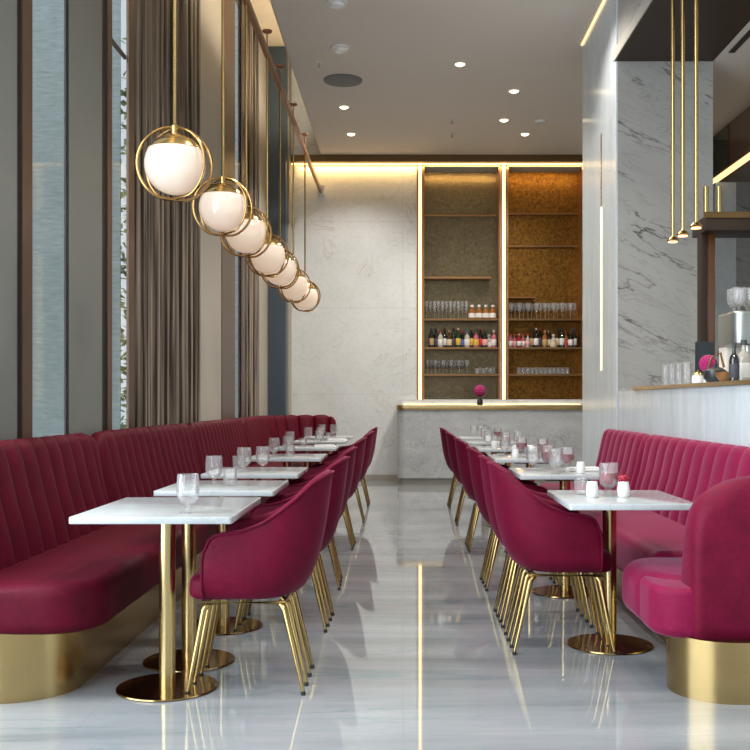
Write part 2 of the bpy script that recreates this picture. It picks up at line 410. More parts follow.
# bulkhead above the bar
struct(MB().box(XR - 0.03, 2.74, -3, 8.835, 4.21, 4.296).build('ceiling_bulkhead', M['bronze'], smooth=False))
struct(MB().box(XR - 0.042, XR - 0.031, -3, 8.835, 4.205, 4.30).build('trim_12', M['beigepanel'], smooth=False))
struct(MB().box(2.741, 6.2, -3, 11.5, 4.21, 4.29).build('ceiling_bar', M['ceiling'], smooth=False))
tag(MB().box(2.80, 2.85, 7.6, 8.6, 4.202, 4.2095).build('slot_vent', M['black'], smooth=False), 'black linear slot vent in the grey ceiling above the bar', 'vent')
struct(MB().box(2.78, 6.2, 11.5, 11.7, 0, 4.95).build('wall_bar_back', M['pier_marble'], smooth=False))
struct(MB().box(6.2, 6.4, -3, 16, 0, 5.5).build('wall_bar_side', M['wall_marble'], smooth=False))
struct(MB().box(3.5, 3.73, 11.2, 11.499, 0, 3.66).build('wall_bar_pilaster', M['side_marble'], smooth=False))
# LED line at the head of the pier side
tag(MB().box(XR - 0.032, XR - 0.016, -1.0, 10.5, ZC - 0.009, ZC - 0.001).build('ceiling_edge_light', M['led_soft'], smooth=False),
    'thin warm light line along the ceiling edge above the pale stone pier', 'light strip')
lp = thing('pier_reflection', 'thin glowing strip standing in for a vertical reflection on the pale stone pier side', 'light strip', (XR - 0.016, 9.5, 0))  # reflection in the polished stone, built as a glowing strip and brass line
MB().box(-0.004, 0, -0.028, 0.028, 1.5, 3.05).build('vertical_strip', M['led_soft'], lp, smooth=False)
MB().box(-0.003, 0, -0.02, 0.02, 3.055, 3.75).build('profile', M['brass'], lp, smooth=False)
# bar
bar = thing('bar_counter', 'long pale stone bar counter with brass top edge behind the right banquette', 'bar counter', (XR, 0, 0))
MB().box(0, 0.1, 2.5, 8.83, 0, 1.295).build('front_panel', M['side_marble'], bar, smooth=False)
MB().box(0.0, 0.75, 2.5, 8.83, 1.296, 1.318).build('worktop', M['counter_marble'], bar, smooth=False)
MB().box(-0.02, -0.002, 2.5, 8.2, 1.297, 1.322).build('edge_strip', M['brass'], bar, smooth=False)
# hood with LED
hd = thing('bar_hood', 'brown veneer hood with glowing lower edge above the bar back', 'hood', (3.52, 8.9, 3.71))
MB().box(0, 2.6, 0, 2.55, 0.012, 0.495).build('fascia', M['wood'], hd, smooth=False)
MB().box(-0.012, -0.002, 1.9, 2.55, 0.05, 0.49).build('glass_panel', M['ivory_pane'], hd, smooth=False)
MB().box(-0.02, 0.03, 0, 2.55, -0.03, 0.011).build('light_strip', M['led_soft'], hd, smooth=False)
# bronze shelf frame on post
sf = thing('bar_shelf', 'dark bronze overhead shelf on a post at the end of bar', 'shelf', (2.5, 8.45, 1.318))
MB().box(0, 2.2, -0.2, 0.2, 1.30, 1.42).build('shelf_board', M['bronze'], sf, bevel=0.004)
MB().box(-0.02, 2.2, -0.215, -0.201, 1.40, 1.45).build('shelf_lip', M['cove'], sf, smooth=False)
MB().box(0, 0.055, -0.05, 0.05, 0, 1.299).build('post', M['bronze'], sf, bevel=0.003)
MB().box(0.06, 0.13, -0.03, 0.05, 0, 1.299).build('post', M['wood'], sf, bevel=0.003)
for dx in (0.06, 0.17):
    MB().tube([(dx, 0, 1.421), (dx, 0, 1.70)], 0.022).build('bracket', M['brass'], sf)
# brass tube pendants over the bar
def tube_pendant(y, label, first=[None]):
    if first[0] is None:
        t = thing('tube_pendant', label, 'pendant lamp', (1.97, y, 2.37), 0, 'brass tube pendants over the bar')
        MB().tube([(0, 0, 0.03), (0, 0, 1.82)], 0.0145, 12).build('tube', M['brass'], t)
        MB().lathe([(0.0, 0), (0.04, 0.004), (0.045, 0.012), (0.04, 0.018), (0.02, 0.036), (0.0, 0.036)], 20).build('shade', M['brass'], t)
        MB().lathe([(0.0, -0.006), (0.034, -0.006), (0.034, 0.0), (0.0, 0.0)], 16).build('lens', M['led_soft'], t)
        MB().lathe([(0.0, 1.82), (0.04, 1.82), (0.04, 1.839), (0.0, 1.839)], 16).build('canopy', M['brass'], t)
        first[0] = t; return t
    return dup(first[0], (1.97, y, 2.37), 0, label)
tube_pendant(7.30, 'slim brass tube pendant over the bar, the one nearest the veined stone pier')
tube_pendant(7.04, 'slim brass tube pendant over the bar, middle one of the three')
tube_pendant(6.72, 'slim brass tube pendant over the bar, beside the bronze shelf end')

# back counter
bc = thing('back_counter', 'low grey marble counter with brass lit edge below the bottle niches', 'counter', (0, 0, 0))
MB().slab(rrect(-0.08, 2.75, 14.42, YB - 0.02, [0, 0, 0.12, 0.12]), 0.1, 1.085).build('front_panel', M['counter_marble'], bc)
MB().slab(rrect(-0.05, 2.75, 14.46, YB - 0.02, [0, 0, 0.1, 0.1]), 0.0, 0.099).build('toe_kick', M['beigepanel'], bc)
MB().slab(rrect(-0.1, 2.75, 14.4, YB - 0.02, [0, 0, 0.12, 0.12]), 1.086, 1.155, 0.006, 0.006).build('worktop', M['brushed'], bc)
MB().box(-0.05, 2.75, YB - 0.06, YB - 0.021, 1.156, 1.235).build('upstand', M['wall_marble'], bc, smooth=False)
MB().box(0.0, 2.7, YB - 0.085, YB - 0.061, 1.156, 1.17).build('light_strip', M['led_soft'], bc, smooth=False)

# niches ----------------------------------------------------------
def niche(x0, x1, mat, label, left):
    t = thing('bottle_niche', label, 'shelving', (0, YB, 0), 0, 'lit bottle niches in the back wall')
    MB().box(x0 + 0.001, x1 - 0.001, 0.36, 0.40, NZ0, NZ1).build('back_panel', mat, t, smooth=False)
    for xs in (x0 + 0.001, x1 - 0.021):
        MB().box(xs, xs + 0.02, 0.0, 0.359, NZ0, NZ1).build('side_panel', M['copper'], t, smooth=False)
    for z in (2.48, 2.04, 1.63):
        MB().box(x0 + 0.022, x1 - 0.022, 0.02, 0.358, z - 0.03, z).build('shelf', M['bronze_mid'], t, smooth=False)
    for z in ((4.13, 3.62) if not left else (4.10,)):
        MB().box(x0 + 0.022, x1 - 0.022, 0.325, 0.359, z, z + 0.025).build('panel_joint', M['copper'], t, smooth=False)
    if left: MB().box(x0 + 0.022, x1 - 0.13, 0.1, 0.358, 3.10, 3.13).build('shelf', M['copper'], t, smooth=False)
    else: MB().box(x0 + 0.022, x0 + 0.45, 0.1, 0.358, 2.80, 2.82).build('shelf', M['copper'], t, smooth=False)
    return t
niche(nl0, nl1, M['bronze_mirror'], 'bottle niche with dull bronze mirror back between two light strips', True)
niche(nr0, nr1, M['gold'], 'bottle niche with mottled gold back beside the pale stone pier', False)
for x, lb in ((0.262, 'vertical warm light strip between the pale wall and the mirror-backed niche'),
              (1.54, 'vertical warm light strip between the two bottle niches')):
    t = thing('niche_light', lb, 'light strip', (x, YB, 0), 0, 'vertical niche lights')
    MB().box(-0.05, 0.05, -0.012, -0.001, NZ0 - 0.003, 4.84).build('housing', M['copper'], t, smooth=False)
    MB().box(-0.021, 0.021, -0.03, -0.0125, NZ0, 4.835).build('diffuser', M['led'], t, smooth=False)

# ------------------------------------------------------------------ ceiling fittings
def ceil_y(py): return (ZC - H) * 1000 / (402 - py)
def ceil_pt(px, py): y = ceil_y(py); return ((px - 403) / 1000 * y, y, ZC)
LIGHTS = []
dl0 = None
for i, (px, py, lb) in enumerate([(460, 64, 'small round downlight alone in the middle of the ceiling'), (514, 91, 'small round downlight ahead of the round white sensor'),
        (344, 107, 'small round downlight just behind the grey speaker grille'), (351, 134, 'small round downlight nearest the cove on the window side'),
        (504, 120, 'small round downlight beside the sprinkler heads'), (525, 134, 'small round downlight near the cove before the gold niche')]):
    p = ceil_pt(px, py)
    if dl0 is None:
        dl0 = thing('downlight', lb, 'ceiling light', p, 0, 'recessed ceiling downlights')
        MB().lathe([(0.062, -0.006), (0.076, -0.005), (0.08, 0), (0.062, 0)], 20).build('bezel', M['white'], dl0)
        MB().lathe([(0, -0.022), (0.03, -0.020), (0.055, -0.006), (0.061, -0.001), (0, -0.001)], 20).build('lens', M['down'], dl0)
    else: dup(dl0, p, 0, lb)
    LIGHTS.append(p)
for px, py, lb in ((340, 47, 'round white smoke detector in front of the grey speaker grille'), (337, 1.5, 'round white smoke detector cut by the top of the frame')):
    t = thing('smoke_detector', lb, 'smoke detector', ceil_pt(px, py), 0, 'ceiling smoke detectors')
    MB().lathe([(0, -0.05), (0.06, -0.05), (0.07, -0.03), (0.0701, -0.024), (0, -0.024)], 24).build('sensor_head', M['white'], t)
    MB().lathe([(0, -0.024), (0.095, -0.023), (0.1, -0.002), (0, -0.002)], 24).build('mount', M['white'], t)
t = thing('ceiling_speaker', 'round grey speaker grille flush in the ceiling', 'speaker', ceil_pt(343, 80))
MB().lathe([(0, -0.014), (0.195, -0.012), (0.2, -0.003), (0, -0.003)], 32).build('grille', M['greyplastic'], t)
MB().lathe([(0.201, -0.018), (0.222, -0.014), (0.226, 0), (0.201, 0)], 32).build('rim', M['greyplastic'], t)
tag(MB().lathe([(0, -0.03), (0.07, -0.03), (0.085, -0.012), (0.085, -0.001), (0, -0.001)], 24).build('ceiling_sensor', M['white'], loc=ceil_pt(541, 121)),
    'round white ceiling sensor beside a downlight', 'sensor')
for px, py, lb in ((319, 62, 'small chrome sprinkler head near the window side edge of ceiling'), (452, 119, 'small white sprinkler head in mid ceiling'), (452, 133, 'small chrome sprinkler head closest to the cove')):
    t = thing('sprinkler_head', lb, 'sprinkler', ceil_pt(px, py), 0, 'ceiling sprinkler heads')
    MB().lathe([(0, -0.012), (0.04, -0.01), (0.045, -0.001), (0, -0.001)], 16).build('rosette', M['white'], t)
    MB().lathe([(0, -0.06), (0.018, -0.058), (0.018, -0.054), (0.008, -0.045), (0.008, -0.012), (0, -0.012)], 12).build('nozzle', M['steel'], t)

# ------------------------------------------------------------------ pendants on their bronze rail
XP, ZP = -1.25, 2.55
rl = thing('pendant_rail', 'long copper-coloured rail under the window slot carrying the globe pendants', 'rail', (XP, 0, 4.40))
MB().box(-0.02, 0.02, -2.5, YB - 0.141, -0.03, 0.03).build('bar', M['copper'], rl, smooth=False)
MB().box(-0.05, 0.05, YB - 0.14, YB - 0.003, -0.06, 0.10).build('wall_bracket', M['white'], rl, bevel=0.004)
for y in (-2.0, 2.5): MB().tube([(0, y, 0.031), (0, y, 2.049)], 0.008).build('hanger', M['copper'], rl)
R = 0.165
def hoop(rot, tilt, rad):
    pts = []
    for i in range(48):
        a = 2 * PI * i / 48
        x = rad * math.cos(a); z = rad * 1.02 * math.sin(a)
        if z < -rad * 0.93: z = -rad * 0.93 + (z + rad * 0.93) * 0.25          # flattened foot
        y = 0.0
        p = Matrix.Rotation(rot, 3, 'Z') @ (Matrix.Rotation(tilt, 3, 'Y') @ Vector((x, y, z)))
        pts.append(p)
    return pts
pd = thing('globe_pendant', 'x', 'pendant lamp', (XP, 5.45, ZP), 0, 'globe pendants along the window')
MB().sphere((0, 0, 0), R, 32, 18, 0, PI * 0.665).build('globe', M['opal'], pd)
MB().lathe([(R * 1.02 * math.sin(a), R * 1.02 * math.cos(a)) for a in [PI * 0.335 * (1 - i / 10) for i in range(11)]], 32).build('cap', M['brass'], pd)
hp = MB(); hp.tube(hoop(0.30, 0.06, R * 1.22), 0.0085, 8, True); 
hp.build('hoop', M['hoop'], pd)
MB().tube(hoop(-0.42, -0.10, R * 1.17), 0.0075, 8, True).build('hoop', M['hoop'], pd)
MB().lathe([(0, R * 1.0), (0.022, R * 1.0), (0.022, R * 1.28), (0.01, R * 1.36), (0, R * 1.36)], 14).build('stem_collar', M['brass'], pd)
MB().tube([(0, 0, R * 1.3), (0, 0, 4.40 - ZP)], 0.010, 8).build('rod', M['brass'], pd)
pn = MB(); pn.tube([(0, 0, 4.43 - ZP), (0, 0, 4.60 - ZP)], 0.007, 8)
pn.lathe([(0, 4.60 - ZP), (0.045, 4.602 - ZP), (0.045, 4.618 - ZP), (0, 4.625 - ZP)], 16); pn.build('rail_pin', M['copper'], pd)
pys = [5.48, 6.94, 7.96, 9.2, 10.16, 11.4, 12.75]
pl = ['white globe pendant with brass cap, first and largest on the copper rail'] + \
     ['white globe pendant with brass cap, %s along the copper rail' % ORD[i] for i in range(1, 6)] + ['white globe pendant with brass cap, last of the rail beside back wall']
for i, y in enumerate(pys):
    if i == 0: pd['label'] = pl[0]; pd.location = (XP, y, ZP - 0.05)
    else: dup(pd, (XP, y, ZP - 0.02 * (i == 5)), random.uniform(-0.35, 0.35) + 0.1 * i, pl[i])

# ------------------------------------------------------------------ tub chairs (local +x is the front)
def smooth01(t): t = max(0, min(1, t)); return t * t * (3 - 2 * t)
def chair(label):
    t = thing('tub_chair', label, 'chair', (0, 0, 0), 0, 'velvet tub chairs')
    NT, NS = 44, 9
    def plan(u, a, xc, rb, xf):
        k = 0.60
        if abs(u) <= k:
            g = u / k * PI / 2
            return Vector((xc - rb * math.cos(g) ** 0.85 if math.cos(g) > 0 else xc, a * math.sin(g), 0))
        w = (abs(u) - k) / (1 - k)
        return Vector((xc + (xf - xc) * w, math.copysign(a - 0.012 * w * w, u), 0))
    HP = [(0, .897), (.15, .892), (.30, .862), (.45, .782), (.60, .697), (.72, .672), (.86, .662), (1.01, .654)]
    def height(u):
        au = abs(u)
        for (a, za), (b_, zb) in zip(HP[:-1], HP[1:]):
            if au <= b_:
                z = za + (zb - za) * (au - a) / (b_ - a); break
        if au > 0.86: z -= 0.075 * (1 - math.sqrt(max(0, 1 - ((au - 0.86) / 0.14) ** 2)))
        return z
    def P(u, s):
        b_ = plan(u, 0.215, 0.02, 0.20, 0.198); tp = plan(u, 0.250, -0.03, 0.285, 0.198)
        z0 = 0.385; z1 = height(u)
        q = b_.lerp(tp, s ** 0.8)
        n = Vector((q.x - 0.0, q.y, 0)) if abs(u) < 0.6 else Vector((0, q.y, 0))
        n.normalize()
        blg = 0.022 * math.sin(PI * min(1, s * 1.05) ** 0.7)
        tuck = 0.014 * (1 - min(1, s / 0.18)) ** 2
        q = q + n * (blg - tuck)
        seam = sum(math.exp(-((abs(u) - c0) / 0.012) ** 2) for c0 in (0.66,))
        q = q - n * 0.005 * seam
        q.z = z0 + (z1 - z0) * s
        return q
    U = [-1 + 2 * i / NT for i in range(NT + 1)]; S = [j / NS for j in range(NS + 1)]
    O = [[P(u, s) for s in S] for u in U]
    th = 0.034
    I = []
    for i in range(NT + 1):
        row = []
        for j in range(NS + 1):
            du = O[min(i + 1, NT)][j] - O[max(i - 1, 0)][j]; ds = O[i][min(j + 1, NS)] - O[i][max(j - 1, 0)]
            n = du.cross(ds); n.normalize()
            if n.dot(Vector((O[i][j].x * (1 if abs(U[i]) < 0.6 else 0), O[i][j].y, 0))) < 0: n = -n
            row.append(O[i][j] - n * th)
        I.append(row)
    rings = []
    for i in range(NT + 1):
        ring = list(O[i])
        top = (O[i][-1] + I[i][-1]) / 2 + Vector((0, 0, th * 0.42)); ring.append(top)
        ring += list(reversed(I[i]))
        rings.append(ring)
    # rounded front ends of the arms
    def endcap(ring, d):
        c = [(ring[k] + ring[len(ring) - 1 - k]) / 2 for k in range(len(ring))]
        return [c[k] + (ring[k] - c[k]) * 0.75 + Vector((d, 0, 0)) for k in range(len(ring))]
    rings = [endcap(rings[0], 0.006)] + rings + [endcap(rings[-1], 0.006)]
    shell = MB().rings(rings).build('shell', M['velvet'], t, subsurf=1, angle=80)
    rim = [O[0][j] + Vector((0.005, 0, 0)) for j in range(0, NS)] + [O[i][-1] + Vector((0, 0, 0.004)) for i in range(NT + 1)] + [O[NT][j] + Vector((0.005, 0, 0)) for j in range(NS - 1, -1, -1)]
    MB().tube(rim, 0.0055, 6).build('piping', M['velvet'], shell)
    # seat cushion
    ol = []
    for i in range(25):
        u = -0.6 + 1.2 * i / 24; q = plan(u, 0.182, 0.02, 0.175, 0.2); ol.append((q.x, q.y))
    ol = list(reversed([(x, y) for x, y in ol]))
    fr = [(0.10, -0.185), (0.20, -0.19), (0.245, -0.18), (0.272, -0.15), (0.284, -0.08), (0.286, 0), (0.284, 0.08), (0.272, 0.15), (0.245, 0.18), (0.20, 0.19), (0.10, 0.185)]
    MB().slab(fr + ol, 0.382, 0.482, 0.03, 0.045, 5).build('seat_cushion', M['velvet'], t, angle=80)
    # frame
    MB().tube([(0.215, -0.185, 0.372), (0.215, 0.185, 0.372), (-0.125, 0.17, 0.372), (-0.125, -0.17, 0.372)], 0.009, 8, True).build('seat_frame', M['brass_leg'], t)
    for sx in (1, -1):
        for yt, yf in ((-0.165, -0.205), (-0.06, -0.07), (0.06, 0.07), (0.165, 0.205)):
            top = (0.185, yt, 0.374) if sx > 0 else (-0.100, yt * 0.95, 0.374)
            mid = (0.205, yt * 0.6 + yf * 0.4, 0.345) if sx > 0 else (-0.128, yt * 0.6 + yf * 0.4, 0.345)
            foot = (0.266, yf, 0.016) if sx > 0 else (-0.206, yf, 0.016)
            lg = MB().tube([top, tuple((a * 0.35 + b_ * 0.65) for a, b_ in zip(top, mid)), mid, foot], [0.011, 0.0125, 0.013, 0.0075], 10).build('leg', M['brass_leg'], t)
            MB().lathe([(0, 0.0), (0.010, 0.0), (0.010, 0.016), (0, 0.017)], 10, (foot[0], foot[1], 0)).build('foot_glide', M['rubber'], lg)
    return t

# ------------------------------------------------------------------ tables
def table(label, y0, y1, peds, x=0.0, w=0.63):
    t = thing('cafe_table', label, 'table', (x, (y0 + y1) / 2, 0), 0, 'marble cafe tables')
    cy = (y0 + y1) / 2
    MB().slab(rrect(-w / 2, w / 2, y0 - cy, y1 - cy, 0.012, 3), 0.722, 0.75, 0.003, 0.004, 2).build('tabletop', M['table_marble'], t)
    for yy in peds:
        q = yy - cy
        MB().lathe([(0, 0.0), (0.205, 0.0), (0.21, 0.004), (0.208, 0.009), (0.05, 0.012), (0, 0.012)], 48, (0, q, 0)).build('base_plate', M['base'], t)
        MB().lathe([(0.034, 0.012), (0.034, 0.715)], 24, (0, q, 0)).build('pedestal', M['brushed'], t)
        MB().box(-0.14, 0.14, q - 0.14, q + 0.14, 0.714, 0.7215).build('top_bracket', M['bronze'], t, smooth=False)
    return t
XL, XT = -0.99, 1.02
LT = [4.30, 5.40, 6.58, 8.35, 10.1, 11.7, 13.1]
RTB = [4.76, 6.50, 8.22, 9.9, 11.4, 12.8]
for i, y in enumerate(LT):
    if i == 0: table('long white marble table on two brass pedestals, first of the window row', 3.91, 4.73, (4.2, 4.63), XL, 0.64)
    else: table('white marble table, %s of the row along the window banquette' % (ORD[i] if i < 6 else 'last'), y - 0.34, y + 0.34, (y - 0.06,), XL + 0.03, 0.61)
for i, y in enumerate(RTB):
    table('white marble table with %s, %s of the bar-side row' % ('two cream jugs' if i == 0 else 'red drinks', ORD[i]), y - 0.35, y + 0.35, (y + 0.18 if i == 0 else y - 0.2,), XT, 0.57 if i == 0 else 0.6)

c0 = None
LCH = [4.30, 5.42, 6.58, 8.3, 10.1, 11.7]
RCH = [4.95, 5.52, 6.55, 8.2, 9.9, 11.5]
for i, y in enumerate(LCH):
    lb = 'magenta velvet tub chair facing the %s table of the window row' % ORD[i]
    if c0 is None: c0 = chair(lb); c0.location = (-0.615, y, 0); c0.rotation_euler.z = PI
    else: dup(c0, (-0.615 + random.uniform(-0.01, 0.02), y, 0), PI + random.uniform(-0.03, 0.03), lb)
rl_ = ['at the table with cream jugs, first of the bar-side row', 'second of the bar-side row, between the first two tables', 'third of the bar-side row, facing second table',
       'fourth of the bar-side row, facing third table', 'fifth of the bar-side row, facing fourth table', 'sixth and last of the bar-side row by the back counter']
for i, y in enumerate(RCH): dup(c0, (0.735, y, 0), random.uniform(-0.03, 0.03) if i else 0.0, 'magenta velvet tub chair ' + rl_[i])

# ------------------------------------------------------------------ banquettes
def resample(path, step):
    out = [Vector(path[0])]; carry = 0.0
    for a, b_ in zip(path[:-1], path[1:]):
        a = Vector(a); b_ = Vector(b_); L = (b_ - a).length; d = step - carry
        while d <= L: out.append(a + (b_ - a) * (d / L)); d += step
        carry = L - (d - step)
    if (out[-1] - Vector(path[-1])).length > step * 0.3: out.append(Vector(path[-1]))
    return out
def back_sweep(mb, pts, prof_fn, side, chan, amp, s0=0.0, r_end=(0.05, 0.05), front_idx=None):
    """pts: dense 2-D path; profile (o, z) with o measured towards the seat (side = +1 left of travel)"""
    rings = []; n = len(pts); s = s0
    Ltot = sum((pts[i + 1] - pts[i]).length for i in range(n - 1))
    acc = 0.0
    for i in range(n):
        if i: acc += (pts[i] - pts[i - 1]).length
        t = (pts[min(i + 1, n - 1)] - pts[max(i - 1, 0)]).normalized()
        nn = Vector((-t.y, t.x)) * side
        pr = prof_fn(acc, Ltot)
        bl = amp * (abs(math.sin(PI * (s0 + acc) / chan)) ** 0.45 - 1.0) if amp else 0.0
        ring = []
        zs = [p[1] for p in pr]; zc = (max(zs) + min(zs)) / 2; oc = sum(p[0] for p in pr) / len(pr)
        d0 = min(acc, 9); d1 = min(Ltot - acc, 9); sc = 1.0
        ins = 0.0
        for d, r in ((d0, r_end[0]), (d1, r_end[1])):
            if r and d < r: ins = max(ins, r * (1 - math.sqrt(max(0, 1 - ((r - d) / r) ** 2))))
        for (o, z, w) in pr:
            oo = o + bl * w; zz = z + bl * w * (0.5 if z > zc + 0.2 else 0.0)
            hw = max(abs(o - oc), 1e-3); hz = max(abs(z - zc), 1e-3)
            oo = oc + (oo - oc) * max(0.05, 1 - ins / 0.13); zz = zc + (zz - zc) * max(0.05, 1 - ins / 0.36)
            ring.append((pts[i].x + nn.x * oo, pts[i].y + nn.y * oo, zz))
        rings.append(ring)
    mb.rings(rings)
    return mb

def prof_left(acc, L, zt=1.02, lean=0.13, z0=0.40, back=-0.245):
    P_ = [(0.0, z0, 0.3), (0.0, z0 + 0.07, 1), (-lean * 0.2, z0 + 0.2, 1), (-lean * 0.5, z0 + (zt - z0) * 0.55, 1), (-lean * 0.8, zt - 0.10, 1), (-lean * 0.93, zt - 0.045, 1),
          (-lean * 1.06, zt - 0.014, 1), (-lean * 1.28, zt, 1), (-lean * 1.52, zt - 0.004, 0.7), (back + 0.012, zt - 0.03, 0.2), (back, zt - 0.07, 0), (back, (zt + z0) / 2, 0), (back, z0, 0)]
    return P_
arc = lambda cx, cy, r, a0, a1, n: [(cx + r * math.cos(a0 + (a1 - a0) * i / n), cy + r * math.sin(a0 + (a1 - a0) * i / n)) for i in range(n + 1)]

lb_ = thing('banquette', 'long crimson channel-tufted banquette below the windows on brass plinth', 'banquette', (0, 0, 0))
secs = [(3.97, 6.08), (6.10, 8.78), (8.80, 11.55)]
for a, b_ in secs:
    pts = resample([(-1.72, a), (-1.72, b_)], 0.012)
    back_sweep(MB(), pts, prof_left, -1, 0.18, 0.052, 0, (0.17, 0.15)).build('backrest', M['velvet_deep'], lb_, angle=75)
path = [(-1.72, 11.57)] + arc(-1.05, 13.4, 0.67, PI, PI / 2, 16) + [(-0.95, 14.07)]
back_sweep(MB(), resample(path, 0.012), prof_left, -1, 0.18, 0.052, 0, (0.17, 0.15)).build('backrest', M['velvet_deep'], lb_, angle=75)
def left_outline(xf, ys, rc, rin):
    o = [(-1.78, ys)] + arc(xf - rc, ys + rc, rc, -PI / 2, 0, 10)
    o += [(xf, ys + 1 + k) for k in range(0, 9)]
    o += arc(-1.05, 13.4, abs(-1.05 - xf), PI, PI / 2, 8) + [(-0.95, 13.4 - xf - 1.05 if False else 13.4 + abs(-1.05 - xf)), (-0.95, 14.07)]
    o += arc(-1.05, 13.4, 0.70, PI / 2, PI, 14)[0:] + [(-1.75, 13.0)]
    return o
# seat in three cushions with a seam between
def seat_cush(x0, xf, y0, y1, rc0):
    return MB().slab(rrect(x0, xf, y0, y1, [max(rc0, 0.06), 0.06, 0.0, 0.0], 10), 0.272, 0.478, 0.05, 0.055, 6)
for (a, b_, rc) in ((3.945, 6.72, 0.22), (6.724, 9.99, 0.012), (9.994, 13.0, 0.012)):
    seat_cush(-1.78, -1.215, a, b_, rc).build('seat_cushion', M['velvet_deep'], lb_, angle=75)
ol = [(-1.215, 13.004)] + arc(-1.05, 13.4, 0.165, PI, PI / 2, 8) + [(-0.95, 13.565), (-0.95, 14.1)] + arc(-1.05, 13.4, 0.70, PI / 2, PI, 14) + [(-1.75, 13.004)]
MB().slab(list(ol), 0.272, 0.478, 0.04, 0.045, 5).build('seat_cushion', M['velvet_deep'], lb_, angle=75)
MB().slab(rrect(-1.95, -1.358, 3.97, 13.3, [0.27, 0, 0, 0.0], 14), 0, 0.285).build('plinth', M['plinth'], lb_)
MB().slab([(-1.358, 13.301)] + arc(-1.05, 13.4, 0.30, PI, PI / 2, 8) + [(-0.98, 13.7), (-0.98, 14.2)] + arc(-1.05, 13.4, 0.8, PI / 2, PI, 12) + [(-1.85, 13.301)], 0, 0.285).build('plinth', M['plinth'], lb_)

rb = thing('banquette', 'velvet channel-tufted banquette with a wrapped rounded end below the bar', 'banquette', (0, 0, 0))
def prof_right(acc, L): return prof_left(acc, L, 0.965, 0.12, 0.38, -0.222)
pts = resample([(1.665, 9.0), (1.665, 7.42)], 0.012)
back_sweep(MB(), pts, prof_right, -1, 0.21, 0.028, 0, (0.16, 0.15)).build('backrest', M['velvet_lit'], rb, angle=75)
pts = resample([(1.665, 7.40), (1.665, 4.62)], 0.012)
back_sweep(MB(), pts, prof_right, -1, 0.21, 0.028, 0, (0.15, 0.05)).build('backrest', M['velvet_lit'], rb, angle=75)
def prof_wrap(acc, L):
    d = L - acc; zt = 0.955 - 0.06 * smooth01(acc / L * 1.3); w = 0.27
    if d < w: zt -= 0.20 * (1 - math.sqrt(max(0, 1 - ((w - d) / w) ** 2)))
    z0 = 0.235
    b0, bi, f = -0.245, -0.11, 0.0
    return [(f, z0, 0), (f, 0.4, 0), (-0.02, 0.55, 0), (-0.05, zt - 0.12, 0), (-0.07, zt - 0.05, 0), (-0.095, zt - 0.014, 0), (-0.14, zt, 0), (-0.185, zt - 0.010, 0),
            (-0.222, zt - 0.04, 0), (-0.240, zt - 0.09, 0), (b0, zt - 0.15, 0), (b0, 0.5, 0), (b0, 0.30, 0), (b0 + 0.012, z0 + 0.012, 0), (b0 + 0.03, z0, 0)]
path = [(1.655, 4.60)] + arc(1.375, 4.53, 0.28, 0, -PI / 2, 14) + [(1.168, 4.25)]
back_sweep(MB(), resample(path, 0.012), prof_wrap, -1, 1, 0.0, 0, (0.0, 0.045)).build('backrest', M['velvet'], rb, angle=75)  # darker velvet here puts the shade of the wrapped end into the colour
MB().slab(rrect(1.205, 1.70, 4.83, 6.95, [0, 0, 0.065, 0.065], 6), 0.24, 0.475, 0.05, 0.06, 6).build('seat_cushion', M['velvet_lit'], rb, angle=75)
MB().slab(rrect(1.205, 1.70, 6.954, 9.0, [0, 0, 0.065, 0.065], 6), 0.24, 0.475, 0.05, 0.06, 6).build('seat_cushion', M['velvet_lit'], rb, angle=75)
MB().slab(rrect(1.018, 1.68, 4.19, 4.83, [0.0, 0.0, 0.2, 0.22], 12), 0.228, 0.462, 0.07, 0.085, 7).build('seat_cushion', M['velvet_lit'], rb, angle=75)
MB().slab(rrect(1.022, 1.60, 4.035, 4.42, [0.0, 0.0, 0.12, 0.15], 12), 0.236, 0.445, 0.045, 0.03, 7).build('seat_cushion', M['velvet_lit'], rb, angle=75)
MB().slab(rrect(1.31, 1.885, 4.39, 9.0, [0.0, 0.0, 0.0, 0.0], 10), 0, 0.245).build('plinth', M['plinth'], rb)
MB().slab(rrect(1.112, 1.885, 3.96, 4.388, [0.02, 0.0, 0.19, 0.22], 16), 0, 0.245).build('plinth', M['plinth'], rb)

# ------------------------------------------------------------------ glasses and table ware
GP = {'goblet': [(0, 0), (0.033, 0.0), (0.031, 0.004), (0.010, 0.010), (0.0075, 0.018), (0.009, 0.030), (0.024, 0.040), (0.041, 0.060), (0.0465, 0.085), (0.046, 0.115), (0.0425, 0.158), (0.041, 0.158),
                 (0.0443, 0.115), (0.0448, 0.085), (0.039, 0.062), (0.022, 0.045), (0, 0.041)],
      'tumbler': [(0, 0), (0.033, 0), (0.036, 0.02), (0.038, 0.09), (0.0365, 0.09), (0.034, 0.02), (0, 0.012)],
      'flute': [(0, 0), (0.03, 0), (0.028, 0.004), (0.005, 0.01), (0.004, 0.09), (0.02, 0.12), (0.029, 0.2), (0.024, 0.27), (0.0225, 0.27), (0.027, 0.2), (0.018, 0.123), (0, 0.10)],
      'wine': [(0, 0), (0.035, 0), (0.033, 0.004), (0.006, 0.01), (0.005, 0.10), (0.03, 0.125), (0.045, 0.165), (0.044, 0.20), (0.037, 0.235), (0.0355, 0.235), (0.0425, 0.2), (0.043, 0.165), (0.028, 0.128), (0, 0.108)]}
def glass_mesh(kind, sc=1.0, wsc=1.0, flip=False):
    pr = [(r * sc * wsc, z * sc) for r, z in GP[kind]]
    if flip: h = max(z for r, z in pr); pr = [(r, h - z) for r, z in pr]
    return MB().lathe(pr, 20)
PROTO = {}
